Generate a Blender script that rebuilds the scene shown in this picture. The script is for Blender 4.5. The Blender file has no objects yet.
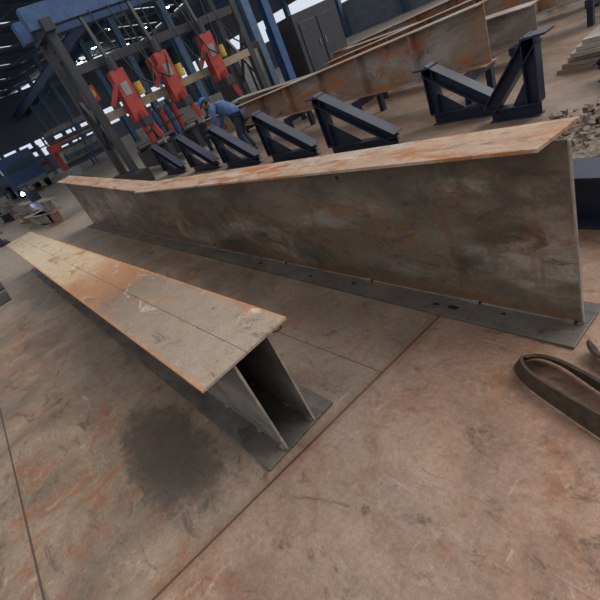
import bpy, bmesh, math, random
from mathutils import Vector, Matrix
random.seed(7)
sc=bpy.context.scene
try:
    sc.view_settings.view_transform='Standard'
except Exception: pass
COL=sc.collection

# ---------------------------------------------------------------- materials
def nt(name):
    m=bpy.data.materials.new(name); m.use_nodes=True
    t=m.node_tree; b=t.nodes['Principled BSDF']; return m,t,b
def N(t,ty,**kw):
    n=t.nodes.new(ty)
    for k,v in kw.items(): setattr(n,k,v)
    return n
def rgb(c): return tuple(((v/255.)**2.2) for v in c)+(1,)
def coords(t,scale=(1,1,1)):
    g=N(t,'ShaderNodeNewGeometry'); m=N(t,'ShaderNodeMapping'); m.inputs['Scale'].default_value=scale
    t.links.new(g.outputs['Position'],m.inputs['Vector']); return m.outputs['Vector']
def noise(t,vec,scale,detail=6,rough=.6,dist=0):
    n=N(t,'ShaderNodeTexNoise'); n.inputs['Scale'].default_value=scale; n.inputs['Detail'].default_value=detail
    n.inputs['Roughness'].default_value=rough; n.inputs['Distortion'].default_value=dist
    t.links.new(vec,n.inputs['Vector']); return n.outputs['Fac']
def ramp(t,fac,stops):
    r=N(t,'ShaderNodeValToRGB'); cr=r.color_ramp
    while len(cr.elements)<len(stops): cr.elements.new(.5)
    for e,(p,c) in zip(cr.elements,stops):
        e.position=p; e.color=c if len(c)==4 else rgb(c)
    t.links.new(fac,r.inputs['Fac']); return r.outputs['Color']
def mix(t,fac,a,b,mode='MIX'):
    n=N(t,'ShaderNodeMix',data_type='RGBA',blend_type=mode)
    for s,v in ((n.inputs[0],fac),(n.inputs[6],a),(n.inputs[7],b)):
        if isinstance(v,(int,float)): s.default_value=v
        elif isinstance(v,tuple): s.default_value=v
        else: t.links.new(v,s)
    return n.outputs[2]
def math_(t,op,a,b=None,clamp=False):
    n=N(t,'ShaderNodeMath',operation=op,use_clamp=clamp)
    for s,v in ((n.inputs[0],a),(n.inputs[1],b)):
        if v is None: continue
        if isinstance(v,(int,float)): s.default_value=v
        else: t.links.new(v,s)
    return n.outputs[0]
def bump(t,b,h,strength=.2,dist=.01):
    n=N(t,'ShaderNodeBump'); n.inputs['Strength'].default_value=strength; n.inputs['Distance'].default_value=dist
    t.links.new(h,n.inputs['Height']); t.links.new(n.outputs['Normal'],b.inputs['Normal'])
W=(1,1,1,1); K=(0,0,0,1)
def grain(t,c,scale,amt=.4,lo=.22,hi=.78,st=(1,1,1)):
    f_=noise(t,coords(t,st),scale,6,.75)
    return mix(t,amt,c,ramp(t,f_,[(.3,(lo,lo,lo,1)),(.7,(hi,hi,hi,1))]),'OVERLAY'),f_

def steel(name,base,alt,rust,rust_lo=.5,rust_hi=.65,stretch=(1,1,1),scale=3.0,metal=.35,rough=.5,light=None,dark=None,drips=False):
    m,t,b=nt(name); v=coords(t,stretch)
    c=mix(t,ramp(t,noise(t,v,scale,8,.65,.3),[(.38,K),(.62,W)]),rgb(base),rgb(alt))
    if light:
        c=mix(t,ramp(t,noise(t,v,scale*.7+.37,6,.6,.6),[(.50,K),(.62,W)]),c,rgb(light))
    c=mix(t,ramp(t,noise(t,v,scale*1.7,9,.7,.5),[(rust_lo,K),(rust_hi,W)]),c,rgb(rust))
    if dark:
        c=mix(t,ramp(t,noise(t,v,scale*2.9+.7,9,.75,.9),[(.55,K),(.66,(.8,.8,.8,1))]),c,rgb(dark))
    if drips:
        c=mix(t,ramp(t,noise(t,coords(t,(7,7,.7)),2.0,8,.7,.3),[(.54,K),(.68,(.65,.65,.65,1))]),c,rgb((116,80,54)))
        c=mix(t,ramp(t,noise(t,coords(t,(.8,1,1)),1.3,8,.7,.8),[(.48,K),(.58,(.6,.6,.6,1))]),c,rgb((70,60,53)))
        g=N(t,'ShaderNodeNewGeometry'); s=N(t,'ShaderNodeSeparateXYZ'); t.links.new(g.outputs['Position'],s.inputs[0])
        z=math_(t,'ADD',s.outputs[2],math_(t,'MULTIPLY',math_(t,'SUBTRACT',noise(t,coords(t,(1,1,.4)),5,7,.7),.5),.25))
        c=mix(t,ramp(t,z,[(.03,(.7,.7,.7,1)),(.12,K)]),c,rgb((116,82,58)))
        c=mix(t,ramp(t,z,[(.70,K),(.86,(.6,.6,.6,1))]),c,rgb((78,68,60)))
    c,fine=grain(t,c,55)
    c,_=grain(t,c,9,.35,.3,.7,stretch)
    t.links.new(c,b.inputs['Base Color']); b.inputs['Metallic'].default_value=metal
    r=ramp(t,noise(t,v,scale*2.3,6),[(.3,(rough-.14,)*3+(1,)),(.7,(rough+.16,)*3+(1,))]); t.links.new(r,b.inputs['Roughness'])
    bump(t,b,fine,.2,.004); return m
def paint(name,c,rough=.5,metal=0,var=.25,scale=5):
    m,t,b=nt(name); v=coords(t)
    d=tuple(int(x*(1-var)) for x in c)
    t.links.new(mix(t,ramp(t,noise(t,v,scale,6,.6),[(.3,K),(.7,W)]),rgb(d),rgb(c)),b.inputs['Base Color'])
    b.inputs['Roughness'].default_value=rough; b.inputs['Metallic'].default_value=metal; return m

M={}
M['web']=steel('mill_steel_web',(122,111,98),(96,88,79),(134,100,72),.53,.69,(.45,.5,1.3),2.4,.35,.36,light=(148,140,130),dark=(72,60,52),drips=True)
M['web2']=steel('mill_steel_web_plain',(116,110,103),(94,90,86),(124,96,73),.56,.72,(.6,.6,1),2.4,.4,.38,light=(134,130,124),dark=(72,64,58))
M['flangeB']=steel('mill_steel_flange',(102,96,90),(80,77,75),(122,96,76),.54,.7,(.6,1,1),3.4,.4,.45,dark=(56,52,52))
M['flangeT']=steel('rusty_flange',(150,118,92),(162,142,124),(148,94,56),.50,.6,(.5,1.6,1),3.2,.15,.55,light=(160,150,140),dark=(96,70,54))
M['darkblue']=paint('dark_blue_paint',(36,43,62),.45)
M['blue']=paint('blue_paint',(50,80,122),.5)
M['teal']=paint('hazed_teal_column_paint',(78,104,130),.6)  # teal paint made paler, putting the haze of the distant shed into its colour
M['red']=paint('red_paint',(160,54,44),.6)
M['yellow']=paint('yellow_paint',(186,152,66),.6)
M['beige']=paint('beige_paint',(146,130,108),.6)
M['grey']=paint('grey_paint',(126,128,130),.6)
M['dark']=paint('dark_steel',(54,54,58),.5,.2)
M['edge']=steel('cut_edge_steel',(150,142,132),(120,112,104),(130,96,66),.55,.7,(1,1,1),8,.4,.45)
M['rustbeam']=steel('rust_beam',(136,102,76),(126,110,96),(156,92,52),.52,.64,(.5,1,1),2,.1,.7,light=(142,134,126),dark=(80,62,50))
M['greybeam']=steel('grey_plate',(130,122,113),(108,100,93),(128,96,72),.54,.7,(.5,1,1),2,.2,.6,light=(152,145,136))
M['sling']=paint('webbing_sling',(70,56,42),.9,0,.4,30)
M['bolt']=paint('black_mark',(22,22,24),.5)
M['chalk']=paint('marker_writing',(58,48,44),.8)
M['skin']=paint('skin',(150,104,78),.6)
M['cloth']=paint('blue_workwear',(74,98,138),.9,0,.3,12)
M['trouser']=paint('dark_trousers',(44,50,66),.9)
M['hair']=paint('black_hair',(20,18,18),.7)
M['helmet']=paint('blue_cap',(40,84,150),.4)
M['roof']=paint('roof_sheet',(88,96,106),.6)
M['wall']=paint('hazed_cladding',(116,126,138),.7)  # wall sheet colour lightened to stand in for haze in the far shed
M['rub']=paint('rubber_black',(25,25,26),.7)
m,t,bb=nt('high_bay_lamp_glass'); bb.inputs['Emission Color'].default_value=(.85,.92,1,1); bb.inputs['Emission Strength'].default_value=25; M['lamp']=m
m,t,bb=nt('windscreen_glass'); bb.inputs['Base Color'].default_value=(.05,.07,.09,1); bb.inputs['Roughness'].default_value=.1; M['glass']=m

def short_top():
    m,t,b=nt('short_beam_top_plate'); g=N(t,'ShaderNodeNewGeometry'); s=N(t,'ShaderNodeSeparateXYZ')
    t.links.new(g.outputs['Position'],s.inputs[0]); v=coords(t,(.8,1.6,1))
    n1=noise(t,v,3,8,.65,.4)
    x=math_(t,'ADD',s.outputs[0],math_(t,'MULTIPLY',math_(t,'SUBTRACT',n1,.5),.2))
    f=math_(t,'DIVIDE',math_(t,'ADD',x,8.8),7.4)
    c=ramp(t,f,[(0,(150,138,122)),(.3,(176,162,140)),(.60,(172,150,124)),(.70,(150,112,82)),(.775,(134,98,74)),(.795,(112,98,86)),(.86,(126,113,100)),(1,(142,127,112))])
    c=mix(t,ramp(t,noise(t,v,3.2,9,.7,.8),[(.54,K),(.64,(.85,.85,.85,1))]),c,rgb((144,100,70)))
    c=mix(t,ramp(t,noise(t,v,5,9,.7,.8),[(.57,K),(.67,W)]),c,rgb((178,167,150)))
    c=mix(t,ramp(t,noise(t,v,9,9,.75,.8),[(.57,K),(.67,(.75,.75,.75,1))]),c,rgb((86,70,60)))
    y=s.outputs[1]; e=math_(t,'ABSOLUTE',math_(t,'SUBTRACT',y,.4515))
    e=math_(t,'ADD',e,math_(t,'MULTIPLY',math_(t,'SUBTRACT',n1,.5),.05))
    c=mix(t,ramp(t,e,[(.205,K),(.235,(.8,.8,.8,1))]),c,rgb((168,108,62)))
    c,fine=grain(t,c,70); c,_=grain(t,c,10,.35,.3,.7)
    t.links.new(c,b.inputs['Base Color']); b.inputs['Roughness'].default_value=.55; b.inputs['Metallic'].default_value=.1
    bump(t,b,fine,.2,.004); return m
M['stop']=short_top()

def floor_mat():
    m,t,b=nt('steel_plate_floor'); g=N(t,'ShaderNodeNewGeometry'); s=N(t,'ShaderNodeSeparateXYZ')
    t.links.new(g.outputs['Position'],s.inputs[0]); X,Y=s.outputs[0],s.outputs[1]; v=coords(t)
    n1=noise(t,v,1.6,9,.68,.6); n2=noise(t,v,4,9,.72,.8); n3=noise(t,v,.6,5,.6,.4)
    pink=ramp(t,n1,[(.34,(108,83,68)),(.48,(134,106,89)),(.64,(154,128,110))])
    gry=ramp(t,n1,[(.34,(92,79,67)),(.48,(116,99,84)),(.64,(140,120,102))])
    sx=math_(t,'SUBTRACT',X,math_(t,'MULTIPLY',Y,.076))
    right=ramp(t,math_(t,'ADD',sx,2.37),[(.99,K),(1.0,W)])
    c=mix(t,right,gry,pink)
    c=mix(t,ramp(t,n2,[(.51,K),(.64,(.8,.8,.8,1))]),c,rgb((124,80,54)))
    c=mix(t,ramp(t,noise(t,v,7.3,9,.75,1),[(.57,K),(.67,(.6,.6,.6,1))]),c,rgb((164,146,130)))
    c=mix(t,ramp(t,n3,[(.42,K),(.60,(.5,.5,.5,1))]),c,rgb((108,97,88)))
    c=mix(t,ramp(t,noise(t,coords(t,(1,1.7,1)),2.7,10,.8,1.5),[(.55,K),(.63,(.75,.75,.75,1))]),c,rgb((76,60,50)))
    for st,th in (((1.2,26,1),.70),((22,1.4,1),.71)):
        c=mix(t,ramp(t,noise(t,coords(t,st),2.2,4,.6,.2),[(th-.03,K),(th,(.3,.3,.3,1))]),c,rgb((174,158,144)))
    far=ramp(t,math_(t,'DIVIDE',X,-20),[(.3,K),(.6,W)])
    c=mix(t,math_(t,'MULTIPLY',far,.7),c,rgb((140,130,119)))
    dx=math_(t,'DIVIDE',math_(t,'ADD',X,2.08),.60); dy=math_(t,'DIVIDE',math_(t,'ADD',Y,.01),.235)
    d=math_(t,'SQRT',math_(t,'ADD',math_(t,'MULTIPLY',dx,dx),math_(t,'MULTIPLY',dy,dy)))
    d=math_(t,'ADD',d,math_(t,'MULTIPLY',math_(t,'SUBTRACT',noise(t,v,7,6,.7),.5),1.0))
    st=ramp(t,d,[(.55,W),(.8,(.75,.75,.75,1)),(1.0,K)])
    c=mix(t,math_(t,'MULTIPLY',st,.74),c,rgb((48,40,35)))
    l1=math_(t,'LESS_THAN',math_(t,'ABSOLUTE',math_(t,'ADD',sx,1.37)),.006)
    l2=math_(t,'LESS_THAN',math_(t,'ABSOLUTE',math_(t,'ADD',Y,.755)),.006)
    l3=math_(t,'LESS_THAN',math_(t,'ABSOLUTE',math_(t,'SUBTRACT',Y,.98)),.003)
    l3=math_(t,'MULTIPLY',l3,math_(t,'LESS_THAN',sx,-1.37))
    l4=math_(t,'LESS_THAN',math_(t,'ABSOLUTE',math_(t,'ADD',sx,7.4)),.008)
    l=math_(t,'MAXIMUM',math_(t,'MAXIMUM',l1,l2),math_(t,'MAXIMUM',l3,l4))
    nb=math_(t,'ABSOLUTE',math_(t,'ADD',sx,1.37)); c=mix(t,ramp(t,nb,[(.0,(.6,.6,.6,1)),(.05,K)]),c,rgb((108,74,54)))
    c=mix(t,math_(t,'MULTIPLY',l,.8),c,rgb((52,40,33)))
    c,fine=grain(t,c,45,.45); c,_=grain(t,c,180,.3); c,_=grain(t,c,14,.3,.3,.7)
    t.links.new(c,b.inputs['Base Color']); b.inputs['Metallic'].default_value=.15
    t.links.new(ramp(t,n2,[(.3,(.34,.34,.34,1)),(.7,(.6,.6,.6,1))]),b.inputs['Roughness'])
    bump(t,b,math_(t,'SUBTRACT',math_(t,'MULTIPLY',fine,.4),l),.3,.006); return m
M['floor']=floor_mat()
def gravel_mat():
    m,t,b=nt('scrap_gravel'); v=coords(t)
    c=ramp(t,noise(t,v,35,5,.7),[(.3,(58,50,45)),(.5,(102,89,80)),(.7,(144,130,118))])
    t.links.new(c,b.inputs['Base Color']); b.inputs['Roughness'].default_value=.9; return m
M['gravel']=gravel_mat()

# ---------------------------------------------------------------- mesh builder
class MB:
    def __init__(s,name): s.n=name; s.v=[]; s.f=[]; s.mi=[]; s.m=[]
    def mid(s,k):
        if k not in s.m: s.m.append(k)
        return s.m.index(k)
    def add(s,vs,fs,k):
        o=len(s.v); s.v+= [tuple(v) for v in vs]; i=s.mid(k)
        for f in fs: s.f.append([o+a for a in f]); s.mi.append(i)
    def box(s,lo,hi,k,R=None):
        vs=[Vector((x,y,z)) for z in (lo[2],hi[2]) for y in (lo[1],hi[1]) for x in (lo[0],hi[0])]
        if R is not None: vs=[R@v for v in vs]
        s.add(vs,[(0,2,3,1),(4,5,7,6),(0,1,5,4),(2,6,7,3),(0,4,6,2),(1,3,7,5)],k)
    def prism(s,poly,off,k):
        a=[Vector(p) for p in poly]; o=Vector(off); n=len(a)
        s.add(a+[p+o for p in a],[tuple(range(n))[::-1],tuple(range(n,2*n))]+[(i,(i+1)%n,(i+1)%n+n,i+n) for i in range(n)],k)
    def bar(s,p,q,w,h,k,up=(0,0,1)):
        p,q=Vector(p),Vector(q); d=(q-p).normalized(); u=Vector(up)
        if abs(d.dot(u))>.98: u=Vector((1,0,0))
        a=d.cross(u).normalized()*w/2; b=a.cross(d).normalized()*h/2
        vs=[c+i*a+j*b for c in (p,q) for i,j in ((-1,-1),(1,-1),(1,1),(-1,1))]
        s.add(vs,[(3,2,1,0),(4,5,6,7),(0,1,5,4),(1,2,6,5),(2,3,7,6),(3,0,4,7)],k)
    def hbar(s,p,q,w,h,k,t=.012,up=(0,0,1)):
        p,q=Vector(p),Vector(q); d=(q-p).normalized(); u=Vector(up)
        if abs(d.dot(u))>.98: u=Vector((1,0,0))
        a=d.cross(u).normalized(); b=a.cross(d).normalized()
        s.bar(p+b*(h/2-t/2),q+b*(h/2-t/2),w,t,k,up); s.bar(p-b*(h/2-t/2),q-b*(h/2-t/2),w,t,k,up); s.bar(p,q,t,h-2*t,k,up)
    def cyl(s,p,q,r,k,n=16,r2=None):
        p,q=Vector(p),Vector(q); d=(q-p).normalized(); u=Vector((0,0,1)) if abs(d.z)<.9 else Vector((1,0,0))
        a=d.cross(u).normalized(); b=a.cross(d); r2=r if r2 is None else r2
        vs=[p+(a*math.cos(2*math.pi*i/n)+b*math.sin(2*math.pi*i/n))*r for i in range(n)]+[q+(a*math.cos(2*math.pi*i/n)+b*math.sin(2*math.pi*i/n))*r2 for i in range(n)]
        s.add(vs,[tuple(range(n))[::-1],tuple(range(n,2*n))]+[(i,(i+1)%n,(i+1)%n+n,i+n) for i in range(n)],k)
    def splat(s,x,y,z,r,k,n=14,sx=1,sy=1):
        vs=[(x+sx*r*random.uniform(.6,1.15)*math.cos(2*math.pi*i/n),y+sy*r*random.uniform(.6,1.15)*math.sin(2*math.pi*i/n),z) for i in range(n)]
        s.prism(vs,(0,0,.001),k)
    def obj(s,bevel=0,parent=None,smooth=False):
        me=bpy.data.meshes.new(s.n); me.from_pydata(s.v,[],s.f)
        for k in s.m: me.materials.append(M[k])
        me.polygons.foreach_set('material_index',s.mi); me.validate()
        bm=bmesh.new(); bm.from_mesh(me); bmesh.ops.recalc_face_normals(bm,faces=bm.faces); bm.to_mesh(me); bm.free()
        if smooth: me.polygons.foreach_set('use_smooth',[True]*len(me.polygons))
        o=bpy.data.objects.new(s.n,me); COL.objects.link(o)
        if bevel:
            md=o.modifiers.new('bevel','BEVEL'); md.width=bevel; md.segments=2; md.limit_method='ANGLE'
        if parent: o.parent=parent
        return o
def empty(name):
    e=bpy.data.objects.new(name,None); COL.objects.link(e); return e

# ---------------------------------------------------------------- floor
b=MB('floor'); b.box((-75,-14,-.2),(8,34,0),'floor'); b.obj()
b=MB('floor_marking'); ox,oy=-2.62,1.0
def stroke(pts):
    for p,q in zip(pts,pts[1:]):
        b.bar((ox+p[0],oy+p[1],.001),(ox+q[0],oy+q[1],.001),.014,.002,'chalk')
def arc(cx,cy,r,a0,a1,n=8): return [(cx+r*math.cos(math.radians(a0+(a1-a0)*i/n)),cy+r*math.sin(math.radians(a0+(a1-a0)*i/n))) for i in range(n+1)]
stroke(arc(0,0,.04,40,330)); stroke([(.10,.045),(.10,-.045)]); stroke([(.16,.045),(.22,.045),(.17,-.045)]); stroke(arc(.28,0,.035,60,300)); stroke(arc(.38,0,.035,0,360))
b.obj()

# ---------------------------------------------------------------- long tapered beam
SL=-.03
def ly(x): return 1.584+SL*x
XE=-.61; XF=-10.2; XK=-5.45
def ztop(x):
    pts=[(-.61,.88),(-5.45,.775),(-10.2,1.06)]
    for (x0,z0),(x1,z1) in zip(pts,pts[1:]):
        if x>=x1: return z0+(z1-z0)*(x-x0)/(x1-x0)
    return pts[-1][1]
LB=empty('tapered_steel_beam')
b=MB('bottom_flange')
b.prism([(XE+.02,ly(XE)-.16,0),(XE+.03,ly(XE)+.15,0),(XF,ly(XF)+.15,0),(XF,ly(XF)-.16,0)],(0,0,.016),'flangeB'); b.obj(.002,LB)
b=MB('web')
T=.012
b.prism([(x,ly(x)-T/2,z) for x,z in ((XE,.016),(XE-.01,.866),(XK,.761),(XF,1.046),(XF,.016))],(0,T,0),'web'); b.obj(.001,LB)
b=MB('web_end_edge'); b.prism([(XE-.001,ly(XE)-T/2-.002,.018),(XE+.006,ly(XE)-T/2-.002,.018),(XE-.004,ly(XE)-T/2-.002,.864),(XE-.011,ly(XE)-T/2-.002,.864)],(0,T+.004,0),'edge'); b.obj(.001,LB)
b=MB('top_flange')
for xa,xb in ((XE,XK),(XK,XF)):
    za,zb=ztop(xa)-.014,ztop(xb)-.014
    f0,b0=((-.07,-.03) if xa==XE else (0,0))
    b.prism([(xa+f0,ly(xa)-.10,za),(xa+b0,ly(xa)+.165,za),(xb,ly(xb)+.155,zb),(xb,ly(xb)-.13,zb)],(0,0,.016),'flangeT')
b.obj(.0015,LB)
b=MB('weld_beads')
b.prism([(XE,ly(XE)-T/2,.016),(XE,ly(XE)-T/2-.008,.016),(XF,ly(XF)-T/2-.008,.016),(XF,ly(XF)-T/2,.016)],(0,0,.006),'edge')
b.obj(0,LB)
b=MB('tack_welds_and_marks')
for x in (-.66,-1.12,-1.9,-2.9,-4.2):
    y=ly(x)-T/2-.01
    b.box((x-.02,y-.006,.016),(x+.02,y+.01,.03),'edge'); b.box((x+.024,y-.004,.016),(x+.032,y+.008,.028),'bolt')
for x,z in ((-1.86,.77),(-.78,.84),(-5.2,.70)):
    y=ly(x)-T/2; b.cyl((x,y-.004,z),(x,y+.001,z),.013,'bolt',14)
for x,dy,r in ((-1.32,-.09,.022),(-1.21,-.085,.03),(-2.0,-.07,.018),(-2.45,-.1,.02),(-.95,-.05,.012),(-3.2,-.08,.022)):
    b.splat(x,ly(x)+dy,.0162,r,'bolt',14,1.3,.7)
b.obj(0,LB)

# ---------------------------------------------------------------- short double-web beam
SB=empty('double_web_steel_beam')
x0,xl=-1.397,-9.1
b=MB('bottom_flange'); b.box((xl,.261,0),(x0,.702,.016),'flangeB'); b.obj(.002,SB)
b=MB('webs')
for y in (.385,.575): b.box((xl,y-.005,.016),(x0-.01,y+.005,.575),'web2')
b.obj(.001,SB)
b=MB('web_cut_edges')
for y in (.385,.575): b.box((x0-.011,y-.006,.017),(x0-.006,y+.006,.574),'edge')
b.obj(.001,SB)
b=MB('top_flange')
b.box((xl,.220,.575),(-1.383,.4510,.589),'stop'); b.box((xl,.4530,.575),(-1.383,.683,.589),'stop'); b.obj(.0015,SB)
b=MB('tack_welds')
for x in (-1.43,-1.62,-1.95,-2.5,-3.1,-4):
    b.box((x-.015,.368,.016),(x+.015,.381,.028),'edge'); b.box((x-.015,.558,.016),(x+.015,.571,.028),'edge')
b.obj(0,SB)

# ---------------------------------------------------------------- webbing sling
def ribbon(name,pts,w,t,k,tl=.45):
    P=[Vector(p) for p in pts]; n=len(P); sm=[]
    for i in range(n-1):
        a,b_,c,d=P[max(i-1,0)],P[i],P[i+1],P[min(i+2,n-1)]
        for j in range(10):
            u=j/10; sm.append(.5*((2*b_)+(c-a)*u+(2*a-5*b_+4*c-d)*u*u+(3*b_-a-3*c+d)*u**3))
    sm.append(P[-1]); mb=MB(name); vs=[];fs=[]
    for i,p in enumerate(sm):
        d=(sm[min(i+1,len(sm)-1)]-sm[max(i-1,0)]).normalized(); tilt=tl+.25*math.sin(i*.13)
        s=d.cross(Vector((0,0,1))).normalized(); u=(Vector((0,0,1))*math.cos(tilt)+s*math.sin(tilt)); nn=d.cross(u).normalized()
        for q in (p-nn*t/2,p+nn*t/2,p+u*w+nn*t/2,p+u*w-nn*t/2): vs.append(q)
    m=len(sm)
    for i in range(m-1):
        for j in range(4): fs.append((i*4+j,i*4+(j+1)%4,i*4+4+(j+1)%4,i*4+4+j))
    fs+= [(3,2,1,0),(4*m-4,4*m-3,4*m-2,4*m-1)]
    mb.add(vs,fs,k); return mb
SLG=empty('webbing_sling')
ribbon('loop',[(.15,.86,.012),(-.1,.95,.012),(-.32,1.03,.012),(-.5,1.10,.012),(-.68,1.18,.012),(-.75,1.26,.012),(-.70,1.335,.014),(-.6,1.33,.014),(-.45,1.26,.014),(-.28,1.18,.014),(-.05,1.09,.014),(.2,1.0,.014)],.08,.013,'sling').obj(.0015,SLG)
ribbon('second_turn',[(.2,1.08,.012),(-.1,1.14,.012),(-.3,1.23,.012),(-.42,1.33,.012)],.065,.013,'sling',.9).obj(.0015,SLG)
ribbon('tail',[(-.52,1.47,.012),(-.47,1.42,.012),(-.36,1.40,.012),(-.2,1.40,.012),(0,1.45,.012)],.06,.013,'sling').obj(.0015,SLG)

# ---------------------------------------------------------------- background steelwork
b=MB('blue_h_beam'); b.hbar((-6,2.62,.16),(1.4,2.5,.16),.26,.32,'darkblue',.016); b.obj(.002)
def stand(x,y,w,hh,flip=1,s=.13):
    b=MB('triangular_stand')
    b.hbar((x,y,.0+s/2),(x+flip*w,y,s/2),s,s,'darkblue',.012)
    b.hbar((x+flip*s*.4,y,s),(x+flip*s*.4,y,hh),s,s,'darkblue',.012,up=(1,0,0))
    b.hbar((x+flip*.02,y,hh-.02),(x+flip*w,y,s*.9),s*1.3,s,'darkblue',.012)
    b.box((x-.1,y-.1,hh-.01),(x+.12,y+.1,hh+.01),'darkblue')
    b.prism([(x+flip*.1,y-.006,.12),(x+flip*.1,y-.006,hh*.55),(x+flip*w*.55,y-.006,.12)],(0,.012,0),'darkblue')
    b.obj(.001)
for x,y,w,hh,fl in ((-4.6,4.15,1.15,.80,1),(-6.15,4.2,1.15,.80,1),(-7.7,4.2,1.15,.8,1),(-9.3,4.25,1.15,.8,1),(-11,4.3,1.1,.75,1),(-3.3,4.75,.8,.66,1),(-1.95,4.5,.5,.72,-1),(-1.0,5.25,.7,.7,-1)):
    stand(x,y,w,hh,fl)
def ibeam(name,p,q,w,hh,k,t=.014,sup=True,taper=None):
    b=MB(name); P,Q=Vector(p),Vector(q); L=(Q-P).length; D=(Q-P)/L; zb=p[2]-hh/2
    h2=taper or hh
    side=Vector((-D.y,D.x,0))*w/2
    def quad(a,c,th):
        b.prism([a-side,a+side,c+side,c-side],(0,0,th),k)
    A=Vector((P.x,P.y,zb)); C=Vector((Q.x,Q.y,zb))
    quad(A,C,t); quad(A+Vector((0,0,hh-t)),C+Vector((0,0,h2-t)),t)
    n_=Vector((-D.y,D.x,0))*.006
    b.prism([A-n_+Vector((0,0,t)),C-n_+Vector((0,0,t)),C-n_+Vector((0,0,h2-t)),A-n_+Vector((0,0,hh-t))],n_*2,k)
    n=max(2,int(L/2))
    for i in range(1,n*2):
        u=i/(n*2); c=P+D*L*u; b.box((c.x-.005,c.y-w/2+.01,zb+t),(c.x+.005,c.y+w/2-.01,zb+hh+(h2-hh)*u-t),k)
    if sup and zb>.05:
        for i in range(n+1):
            c=P+D*(.2+(L-.4)*i/n); b.bar((c.x,c.y-.35,zb-.05),(c.x,c.y+.35,zb-.05),.1,.1,'darkblue')
            for s_ in (-.28,.28): b.bar((c.x,c.y+s_,0),(c.x,c.y+s_,zb-.1),.08,.08,'darkblue')
    return b.obj()
ibeam('steel_i_beam',(-11,5.95,.55),(-2.9,5.5,.55),.30,.36,'rustbeam',taper=.66)
ibeam('steel_i_beam',(-10.5,6.9,.55),(-3.0,7.0,.55),.35,.6,'greybeam',taper=.42)
ibeam('steel_i_beam',(-8.5,8.5,.55),(-2.5,8.3,.55),.3,.4,'rustbeam',taper=.6)
ibeam('steel_i_beam',(-9,9.7,.5),(-1,9.8,.5),.3,.6,'greybeam',taper=.4)
ibeam('steel_i_beam',(-11,11.3,.5),(-2,11.0,.5),.3,.4,'rustbeam',taper=.7)
b=MB('steel_plate_stack')
for i in range(6):
    b.box((-2.3+.05*i,5.75+.03*(i%3),.05*i+.0),(1.6-.07*i,6.4+.02*i,.05*i+.045),'greybeam')
b.obj(.001)
b=MB('channel_stack')
for i in range(5):
    y=6.75+.17*i; b.box((-2,y,0),(2.2,y+.015,.14),'rustbeam'); b.box((-2,y,.125),(2.2,y+.1,.14),'greybeam'); b.box((-2,y,0),(2.2,y+.1,.015),'greybeam')
b.obj()
b=MB('scrap_steel_offcuts')
for i in range(26):
    x,y=random.uniform(-.6,1.3),random.uniform(4.55,4.95)
    R=Matrix.Translation((x,y,.03+.004*(i%7)))@Matrix.Rotation(random.uniform(0,3),4,'Z')@Matrix.Rotation(random.uniform(-.1,.1),4,'X')
    b.box((-random.uniform(.08,.2),-.05,-.008),(random.uniform(.08,.25),.05,.008),random.choice(['greybeam','dark','rustbeam']),R)
b.obj()

def gravel(xa,xb,ya,yb,cnt,H=.05):
    b=MB('scrap_gravel')
    n=44; vs=[];fs=[]
    for j in range(n+1):
        for i in range(n+1):
            u,v=i/n,j/n; edge=min(u,1-u,v,1-v)*6; hh=min(1,edge)*(H+H*math.sin(7*u+3*v))
            vs.append((xa+(xb-xa)*u,ya+(yb-ya)*v,.003+hh+min(1,edge)*random.uniform(0,.035)))
    for j in range(n):
        for i in range(n): a=j*(n+1)+i; fs.append((a,a+1,a+n+2,a+n+1))
    b.add(vs,fs,'gravel')
    for _ in range(cnt):
        x,y=random.uniform(xa+.1,xb-.1),random.uniform(ya+.05,yb-.05); r_=random.uniform(.012,.038); z=H+.01+random.uniform(0,H)
        R=Matrix.Translation((x,y,z))@Matrix.Rotation(random.uniform(0,6),4,(random.random(),random.random(),1))
        b.box((-r_,-r_*.7,-r_*.6),(r_,r_*.7,r_*.6),'gravel',R)
    b.obj()
gravel(-1.8,2.4,2.95,4.3,1300)
gravel(-2.2,3.5,7.75,9.2,900,.07)

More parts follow.
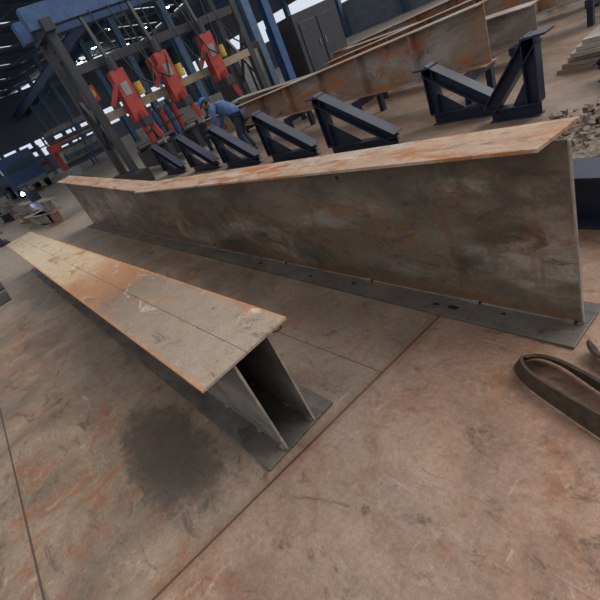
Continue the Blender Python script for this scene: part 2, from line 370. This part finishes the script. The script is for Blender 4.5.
# ---------------------------------------------------------------- welding gantry
G=empty('welding_gantry')
b=MB('portal_frame')
for y in (3.9,9.0):
    for x in (-13.0,-12.0): b.bar((x,y,.0),(x,y,3.9),.18,.18,'dark')
    b.bar((-13.6,y,.18),(-11.4,y,.18),.36,.34,'dark'); b.bar((-13.2,y,3.9),(-11.8,y,3.9),.26,.26,'dark')
    b.bar((-13,y,1.0),(-12,y,2.4),.08,.08,'dark'); b.bar((-12,y,1.0),(-13,y,2.4),.08,.08,'dark')
b.bar((-13.0,3.5,4.1),(-13.0,9.5,4.1),.26,.45,'blue'); b.bar((-12,3.5,4.1),(-12,9.5,4.1),.26,.45,'blue')
b.bar((-12,3.9,1.75),(-12,9.0,1.75),.14,.2,'beige'); b.bar((-12,3.9,2.9),(-12,9.0,2.9),.14,.2,'dark')
b.obj(.004,G)
b=MB('torch_carriages')
for y in (4.7,6.0,7.5):
    b.box((-11.88,y-.19,1.4),(-11.6,y+.19,2.6),'red'); b.bar((-11.5,y,1.6),(-11.4,y+.15,.85),.13,.13,'red'); b.cyl((-11.7,y,2.6),(-11.7,y,2.9),.12,'dark')
    b.box((-11.58,y-.12,1.2),(-11.35,y+.12,1.42),'dark'); b.cyl((-11.4,y+.15,.85),(-11.4,y+.15,.65),.03,'edge')
    b.cyl((-11.75,y+.36,1.9),(-11.75,y+.36,2.2),.12,'yellow'); b.bar((-11.9,y+.36,2.0),(-11.75,y+.15,2.0),.06,.06,'dark')
    b.bar((-11.7,y-.5,1.9),(-11.55,y-.2,2.3),.1,.12,'red')
    b.box((-11.61,y-.1,2.0),(-11.59,y+.1,2.3),'grey'); b.bar((-11.75,y,2.9),(-11.95,y,3.9),.08,.08,'dark')
b.obj(.004,G)
b=MB('hanging_cables')
for y in (4.9,5.4,6.6,7.1,8.0):
    pts=[(-11.8,y,3.9),(-11.6,y+.1,2.8),(-11.5,y+.25,2.2),(-11.5,y+.5,2.0),(-11.6,y+.7,2.4),(-11.8,y+.8,3.8)]
    for p,q in zip(pts,pts[1:]): b.cyl(p,q,.02,'rub',6)
b.obj(0,G)
b=MB('roller_bed')
for y in (5.0,5.9,6.8,7.7): 
    b.bar((-14,y,.35),(-11.6,y,.35),.16,.5,'dark'); b.cyl((-11.9,y-.2,.68),(-11.9,y+.2,.68),.1,'dark'); b.cyl((-13.4,y-.2,.68),(-13.4,y+.2,.68),.1,'dark')
b.obj(0,G)
def hook(x,y,z):
    b=MB('crane_hook_block')
    for s_ in (-.12,.12): b.cyl((x,y+s_,z+.3),(x,y+s_,7.5),.02,'rub',6)
    b.box((x-.3,y-.9,7.5),(x+.3,y+.9,8.05),'yellow'); b.box((x-.14,y-.24,z-.2),(x+.14,y+.24,z+.35),'red'); b.cyl((x-.16,y,z+.08),(x+.16,y,z+.08),.18,'yellow')
    for i in range(8):
        a0=math.radians(90-35*i); a1=math.radians(90-35*(i+1))
        b.cyl((x,y+.16*math.cos(a0),z-.38+.16*math.sin(a0)),(x,y+.16*math.cos(a1),z-.38+.16*math.sin(a1)),.045,'dark',8)
    b.obj()
hook(-18,5.9,2.7); hook(-16,7.9,2.6)
b=MB('overhead_crane_girder'); b.bar((-18,-5.2,8.4),(-18,11.5,8.4),.5,.6,'yellow'); b.bar((-16,-5.2,8.4),(-16,11.5,8.4),.5,.6,'yellow'); b.obj()

b=MB('control_cabinet'); b.box((-15.2,9.4,.1),(-14,11.0,2.0),'dark'); b.box((-13.98,9.55,.3),(-13.96,10.1,1.8),'grey'); b.box((-13.98,10.2,.3),(-13.96,10.8,1.8),'grey'); b.box((-15.1,9.5,0),(-14.1,10.9,.1),'rub'); b.obj(.01)
b=MB('control_cabinet'); b.box((-13.9,11.4,.1),(-12.4,13.6,2.2),'dark'); b.box((-12.39,11.6,.3),(-12.37,12.4,1.9),'dark'); b.box((-12.39,12.5,.3),(-12.37,13.3,1.9),'dark'); b.box((-13.8,11.5,0),(-12.5,13.5,.1),'rub')
for y in (12.3,12.6): b.box((-12.37,y-.02,1.0),(-12.34,y+.02,1.2),'grey')
b.obj(.01)
b=MB('blue_post'); b.hbar((-12.2,10.3,0),(-12.2,10.3,6.5),.26,.26,'blue',.02); b.box((-12.4,10.1,0),(-12,10.5,.03),'blue'); b.obj()

# ---------------------------------------------------------------- shed structure
S=empty('portal_frame_shed')
b=MB('columns')
for x in range(-16,-64,-6):
    for y in (-6,12.5,31):
        b.hbar((x,y,0),(x,y,9),.35,.45,'teal',.03,up=(1,0,0))
        b.bar((x,y,6.6),(x,y+(.9 if y<20 else -.9),6.6),.3,.4,'teal')
b.obj(0,S)
b=MB('crane_rails')
for y in (-5.2,11.8,13.3,30.2): b.hbar((-66,y,7.1),(-14,y,7.1),.3,.7,'blue',.03)
b.obj(0,S)
b=MB('roof_trusses')
for x in range(-16,-64,-6):
    for ya,yb in ((-6,12.5),(12.5,31)):
        b.bar((x,ya,9),(x,yb,9),.15,.15,'teal'); ym=(ya+yb)/2
        b.bar((x,ya,9.4),(x,ym,11),.15,.15,'teal'); b.bar((x,yb,9.4),(x,ym,11),.15,.15,'teal')
        nn=8
        for i in range(nn):
            y0=ya+(yb-ya)*i/nn; y1=ya+(yb-ya)*(i+1)/nn; z1=9.4+1.6*(1-abs(y1-ym)/(ym-ya))
            b.bar((x,y0,9),(x,y1,z1),.08,.08,'teal')
b.obj(0,S)
b=MB('ceiling_sheets')
for ya,yb in ((-6,12.5),(12.5,31)):
    ym=(ya+yb)/2
    for x in range(-14,-64,-6):
        for (y0,z0),(y1,z1) in (((ya,9.5),(ym,11.1)),((yb,9.5),(ym,11.1))):
            b.prism([(x,y0,z0),(x-5.6,y0,z0),(x-5.6,y1,z1),(x,y1,z1)],(0,0,.05),'roof')
b.obj(0,S)
b=MB('wall_end')
b.box((-66,-14,0),(-65.8,34,2.0),'wall'); b.box((-66,-14,4.0),(-65.8,34,9.5),'roof')
for y0 in range(-14,34,2): b.box((-66,y0+1.5,2.0),(-65.8,y0+2,4.0),'teal')
b.box((-66,-14,2.95),(-65.8,34,3.1),'teal'); b.obj(0,S)
b=MB('wall_side'); b.box((-66,31.3,0),(-14,31.5,2.4),'wall'); b.box((-66,31.3,4.2),(-14,31.5,9.5),'roof')
b.box((-66,-6.5,0),(-14,-6.3,1.8),'wall'); b.box((-66,-6.5,5.5),(-14,-6.3,9.5),'roof'); b.obj(0,S)
b=MB('high_bay_lamps')
for x in range(-19,-60,-6):
    for y in (0,6.5,19,25):
        b.cyl((x,y,8.9),(x,y,8.55),.12,'dark',10,.3); b.cyl((x,y,8.55),(x,y,8.5),.28,'lamp',12)
b.obj(0,S)

# steel racks standing across the far bay
def rack(x,y,L,hh):
    b=MB('steel_storage_rack')
    for yy in (y,y+L/2,y+L):
        for xx in (x,x+1): b.bar((xx,yy,0),(xx,yy,hh),.1,.1,'blue')
    for z in (.5,1.2,1.9,2.6):
        if z<hh:
            b.bar((x,y,z),(x,y+L,z),.08,.1,'blue'); b.bar((x+1,y,z),(x+1,y+L,z),.08,.1,'blue')
            for i in range(5):
                k=random.choice(['rustbeam','greybeam','dark','red']); xx=x+.1+.18*i
                b.box((xx,y+random.uniform(0,.6),z+.05),(xx+.14,y+L-random.uniform(0,.8),z+.05+random.uniform(.1,.4)),k)
    b.obj()
rack(-46,-1.5,4,3.0); rack(-50,4,5,3.0); rack(-33,6.5,4,3.0)

kinds=['rustbeam','greybeam','dark','darkblue','greybeam']
for i in range(30):
    x=-13-1.0*i; y=random.choice([-.9,.4,1.6])+random.uniform(-.3,.3)
    b=MB('stacked_steel_beam'); k=random.choice(kinds); L=random.uniform(1.2,2.6)
    b.hbar((x,y,.17),(x-L,y+random.uniform(-.3,.3),.17),.3,.34,k,.02)
    if i%3==0: b.hbar((x-.1,y+.02,.5),(x-L+.2,y,.5),.25,.3,random.choice(kinds),.02)
    b.obj()
b=MB('steel_plate_offcut')
for i in range(5):
    x=-8.6-1.1*i; b.box((x,-1.2-.1*i,0),(x+.8,-.25,.02+.01*i),'dark')
b.obj()
b=MB('gas_cylinder_rack')
for i in range(6):
    x,y=-19+.0*i,7.6+.32*i; b.cyl((x,y,.05),(x,y,1.3),.13,random.choice(['blue','dark','red']),14); b.cyl((x,y,1.3),(x,y,1.45),.13,'dark',14,.04); b.cyl((x,y,1.45),(x,y,1.55),.03,'yellow',8)
b.box((-19.2,7.4,0),(-18.8,9.4,.06),'dark'); b.bar((-18.85,7.4,.8),(-18.85,9.4,.8),.03,.05,'dark'); b.obj()
b=MB('drilling_machine'); x,y=-24,4.9
b.box((x-.5,y-.4,0),(x+.5,y+.4,.25),'dark'); b.cyl((x-.2,y,.25),(x-.2,y,2.0),.16,'red'); b.box((x-.4,y-.2,1.6),(x+.9,y+.2,1.95),'red'); b.cyl((x+.7,y,1.0),(x+.7,y,1.6),.07,'edge'); b.cyl((x+.7,y,1.95),(x+.7,y,2.3),.14,'dark'); b.box((x+.2,y-.35,.25),(x+.9,y+.35,.75),'grey'); b.obj(.01)
TR=empty('flatbed_lorry'); b=MB('cab')
X,Y=-37,3.6
b.prism([(X,Y,.6),(X+1.9,Y,.6),(X+1.9,Y,1.6),(X+1.6,Y,2.7),(X,Y,2.7)],(0,2.3,0),'blue')
b.prism([(X+1.87,Y+.2,1.65),(X+1.6,Y+.2,2.5),(X+1.62,Y+2.1,2.5),(X+1.92,Y+2.1,1.65)],(.03,0,.01),'glass'); b.box((X+1.9,Y+.1,.55),(X+2.0,Y+2.2,.85),'grey'); b.box((X+.5,Y-.02,1.7),(X+1.4,Y,2.4),'glass'); b.obj(.02,TR)
b=MB('bed'); b.box((X-6,Y,1.0),(X-.15,Y+2.3,1.15),'dark'); b.box((X-6,Y,1.15),(X-.15,Y+.05,1.6),'blue'); b.box((X-6,Y+2.25,1.15),(X-.15,Y+2.3,1.6),'blue'); b.box((X-6,Y+.7,.7),(X+.5,Y+1.6,1.0),'dark'); b.obj(0,TR)
b=MB('wheels')
for xx in (X+.9,X-4,X-5.1):
    for yy in (Y+.02,Y+2.0): b.cyl((xx,yy,.5),(xx,yy+.28,.5),.5,'rub',20); b.cyl((xx,yy-.01,.5),(xx,yy+.29,.5),.25,'grey',14)
b.obj(0,TR)
b=MB('welding_torch'); b.box((-27.25,3.0,0),(-26.75,3.5,.5),'dark'); b.bar((-27.0,3.25,.5),(-27.0,3.25,.9),.05,.05,'rub'); b.bar((-27,3.25,.9),(-26.7,2.9,.85),.04,.04,'rub'); b.cyl((-26.7,2.9,.86),(-26.7,2.86,.7),.02,'rub'); b.obj()
m,t,bb=nt('welding_arc'); bb.inputs['Emission Color'].default_value=(.3,.42,1,1); bb.inputs['Emission Strength'].default_value=40; M['arc']=m
me=bpy.data.meshes.new('welding_arc'); bm=bmesh.new(); bmesh.ops.create_icosphere(bm,subdivisions=2,radius=.1); bm.to_mesh(me); bm.free(); me.materials.append(m)
o=bpy.data.objects.new('welding_arc',me); o.location=(-26.7,2.84,.58); COL.objects.link(o)

# ---------------------------------------------------------------- worker (bending over)
def skin(name,verts,edges,radii,mat,root=0,parent=None,sub=2):
    me=bpy.data.meshes.new(name); me.from_pydata(verts,edges,[]); o=bpy.data.objects.new(name,me); COL.objects.link(o)
    md=o.modifiers.new('skin','SKIN'); md.use_smooth_shade=True
    for i,r in enumerate(radii):
        me.skin_vertices[0].data[i].radius=(r,r) if not isinstance(r,tuple) else r
    me.skin_vertices[0].data[root].use_root=True
    s=o.modifiers.new('sub','SUBSURF'); s.levels=sub; s.render_levels=sub
    me.materials.append(M[mat]); o.parent=parent; return o
WK=empty('worker')
def person():
    v=[(0,0,.86),(.10,0,1.0),(.28,0,1.13),(.42,0,1.2),(.40,.19,1.17),(.46,.24,.92),(.60,.17,.72),(.40,-.19,1.17),(.46,-.24,.92),(.60,-.17,.72)]
    e=[(0,1),(1,2),(2,3),(3,4),(4,5),(5,6),(3,7),(7,8),(8,9)]
    skin('shirt',v,e,[.15,.15,.16,.10,.08,.06,.046,.08,.06,.046],'cloth',0,WK)
    v=[(0,0,.86),(0,.10,.82),(.10,.12,.48),(-.04,.13,.10),(0,-.10,.82),(.12,-.12,.48),(-.02,-.13,.10)]
    skin('trousers',v,[(0,1),(1,2),(2,3),(0,4),(4,5),(5,6)],[.14,.10,.07,.055,.10,.07,.055],'trouser',0,WK)
    for s in (1,-1):
        bx=-.04 if s>0 else -.02
        skin('boot_'+('l' if s>0 else 'r'),[(bx-.03,.13*s,.05),(bx+.08,.13*s,.045),(bx+.20,.13*s,.035)],[(0,1),(1,2)],[.05,.045,.034],'rub',0,WK)
        p=Vector((.60,.17*s,.72)); d=Vector((.5,-.1*s,-.85)).normalized(); sd=Vector((0,1,0))
        q=p+d*.09
        skin('palm_'+('l' if s>0 else 'r'),[tuple(p),tuple(p+d*.04),tuple(q)],[(0,1),(1,2)],[.028,(.034,.02),(.036,.018)],'skin',0,WK)
        for i,L in enumerate((.07,.08,.075,.06)):
            a=q+sd*(i-1.5)*.019; c=a+d*L*.5; en=c+(d+Vector((-.6,0,-.1))).normalized()*L*.5
            skin('finger_%d_%s'%(i,'l' if s>0 else 'r'),[tuple(a-d*.01),tuple(c),tuple(en)],[(0,1),(1,2)],[.009,.0085,.007],'skin',0,WK,1)
        a=p+d*.03-sd*.03*s; skin('thumb_'+('l' if s>0 else 'r'),[tuple(a),tuple(a-sd*.02*s+d*.03),tuple(a-sd*.02*s+d*.06)],[(0,1),(1,2)],[.011,.01,.008],'skin',0,WK,1)
    skin('neck',[(.42,0,1.2),(.50,0,1.27)],[(0,1)],[.06,.052],'skin',0,WK)
    hd=empty('head'); hd.parent=WK; hd.location=(.58,0,1.33); hd.rotation_euler=(0,math.radians(40),0)
    def blob(name,loc,sc_,k,seg=20):
        me=bpy.data.meshes.new(name); bm=bmesh.new(); bmesh.ops.create_uvsphere(bm,u_segments=seg,v_segments=seg//2+2,radius=1)
        for vv in bm.verts:
            if name=='skull' and vv.co.z<0: vv.co.y*=1+.35*vv.co.z; vv.co.x*=1+.1*vv.co.z
            if name=='cap' and vv.co.z<.05: vv.co.z=.05
            vv.co=Vector((vv.co.x*sc_[0]+loc[0],vv.co.y*sc_[1]+loc[1],vv.co.z*sc_[2]+loc[2]))
        for ff in bm.faces: ff.smooth=True
        bm.to_mesh(me); bm.free(); me.materials.append(M[k]); o=bpy.data.objects.new(name,me); COL.objects.link(o); o.parent=hd
    blob('skull',(0,0,0),(.095,.075,.12),'skin'); blob('hair',(-.015,0,.02),(.096,.08,.11),'hair'); blob('cap',(0,0,.03),(.115,.1,.11),'helmet')
    blob('cap_brim',(.09,0,.038),(.07,.07,.008),'helmet',12)
    blob('nose',(.095,0,-.02),(.018,.014,.022),'skin',10); blob('mouth',(.085,0,-.06),(.012,.024,.006),'red',10)
    for s in (1,-1): blob('eye_%s'%('l' if s>0 else 'r'),(.082,.03*s,.005),(.012,.014,.009),'bolt',10); blob('ear_%s'%('l' if s>0 else 'r'),(0,.077*s,-.01),(.02,.012,.032),'skin',10)
person()
WK.location=(-7.6,4.85,0); WK.rotation_euler=(0,0,math.radians(215)); WK.scale=(.95,.95,.90)

# ---------------------------------------------------------------- light
w=bpy.data.worlds.new('World'); sc.world=w; w.use_nodes=True; t=w.node_tree; bg=t.nodes['Background']
tc=N(t,'ShaderNodeTexCoord'); s=N(t,'ShaderNodeSeparateXYZ'); t.links.new(tc.outputs['Generated'],s.inputs[0])
c=ramp(t,s.outputs[2],[(0,(.70,.78,.89,1)),(.5,(.98,.98,.99,1)),(1,(.86,.87,.89,1))]); t.links.new(c,bg.inputs['Color']); bg.inputs['Strength'].default_value=.93
L=bpy.data.lights.new('sun','SUN'); L.energy=2.4; L.angle=math.radians(35); L.color=(1,.95,.88); o=bpy.data.objects.new('sun',L); COL.objects.link(o)
d=Vector((-.45,-.65,-.9)); o.rotation_euler=d.to_track_quat('-Z','Y').to_euler()

# ---------------------------------------------------------------- camera
a,p,rr=[math.radians(v) for v in (-60.57,29.41,-25.82)]
F=Vector((math.sin(a)*math.cos(p),math.cos(a)*math.cos(p),-math.sin(p))); R0=Vector((math.cos(a),-math.sin(a),0)); U0=R0.cross(F)
R=R0*math.cos(rr)+U0*math.sin(rr); U=-R0*math.sin(rr)+U0*math.cos(rr)
cam=bpy.data.cameras.new('camera'); cam.sensor_width=36; cam.sensor_fit='HORIZONTAL'; cam.lens=419.2/600*36; cam.clip_end=300
co=bpy.data.objects.new('camera',cam); COL.objects.link(co)
mw=Matrix((( R.x,U.x,-F.x,0),(R.y,U.y,-F.y,0),(R.z,U.z,-F.z,1.5),(0,0,0,1))); co.matrix_world=mw
sc.camera=co
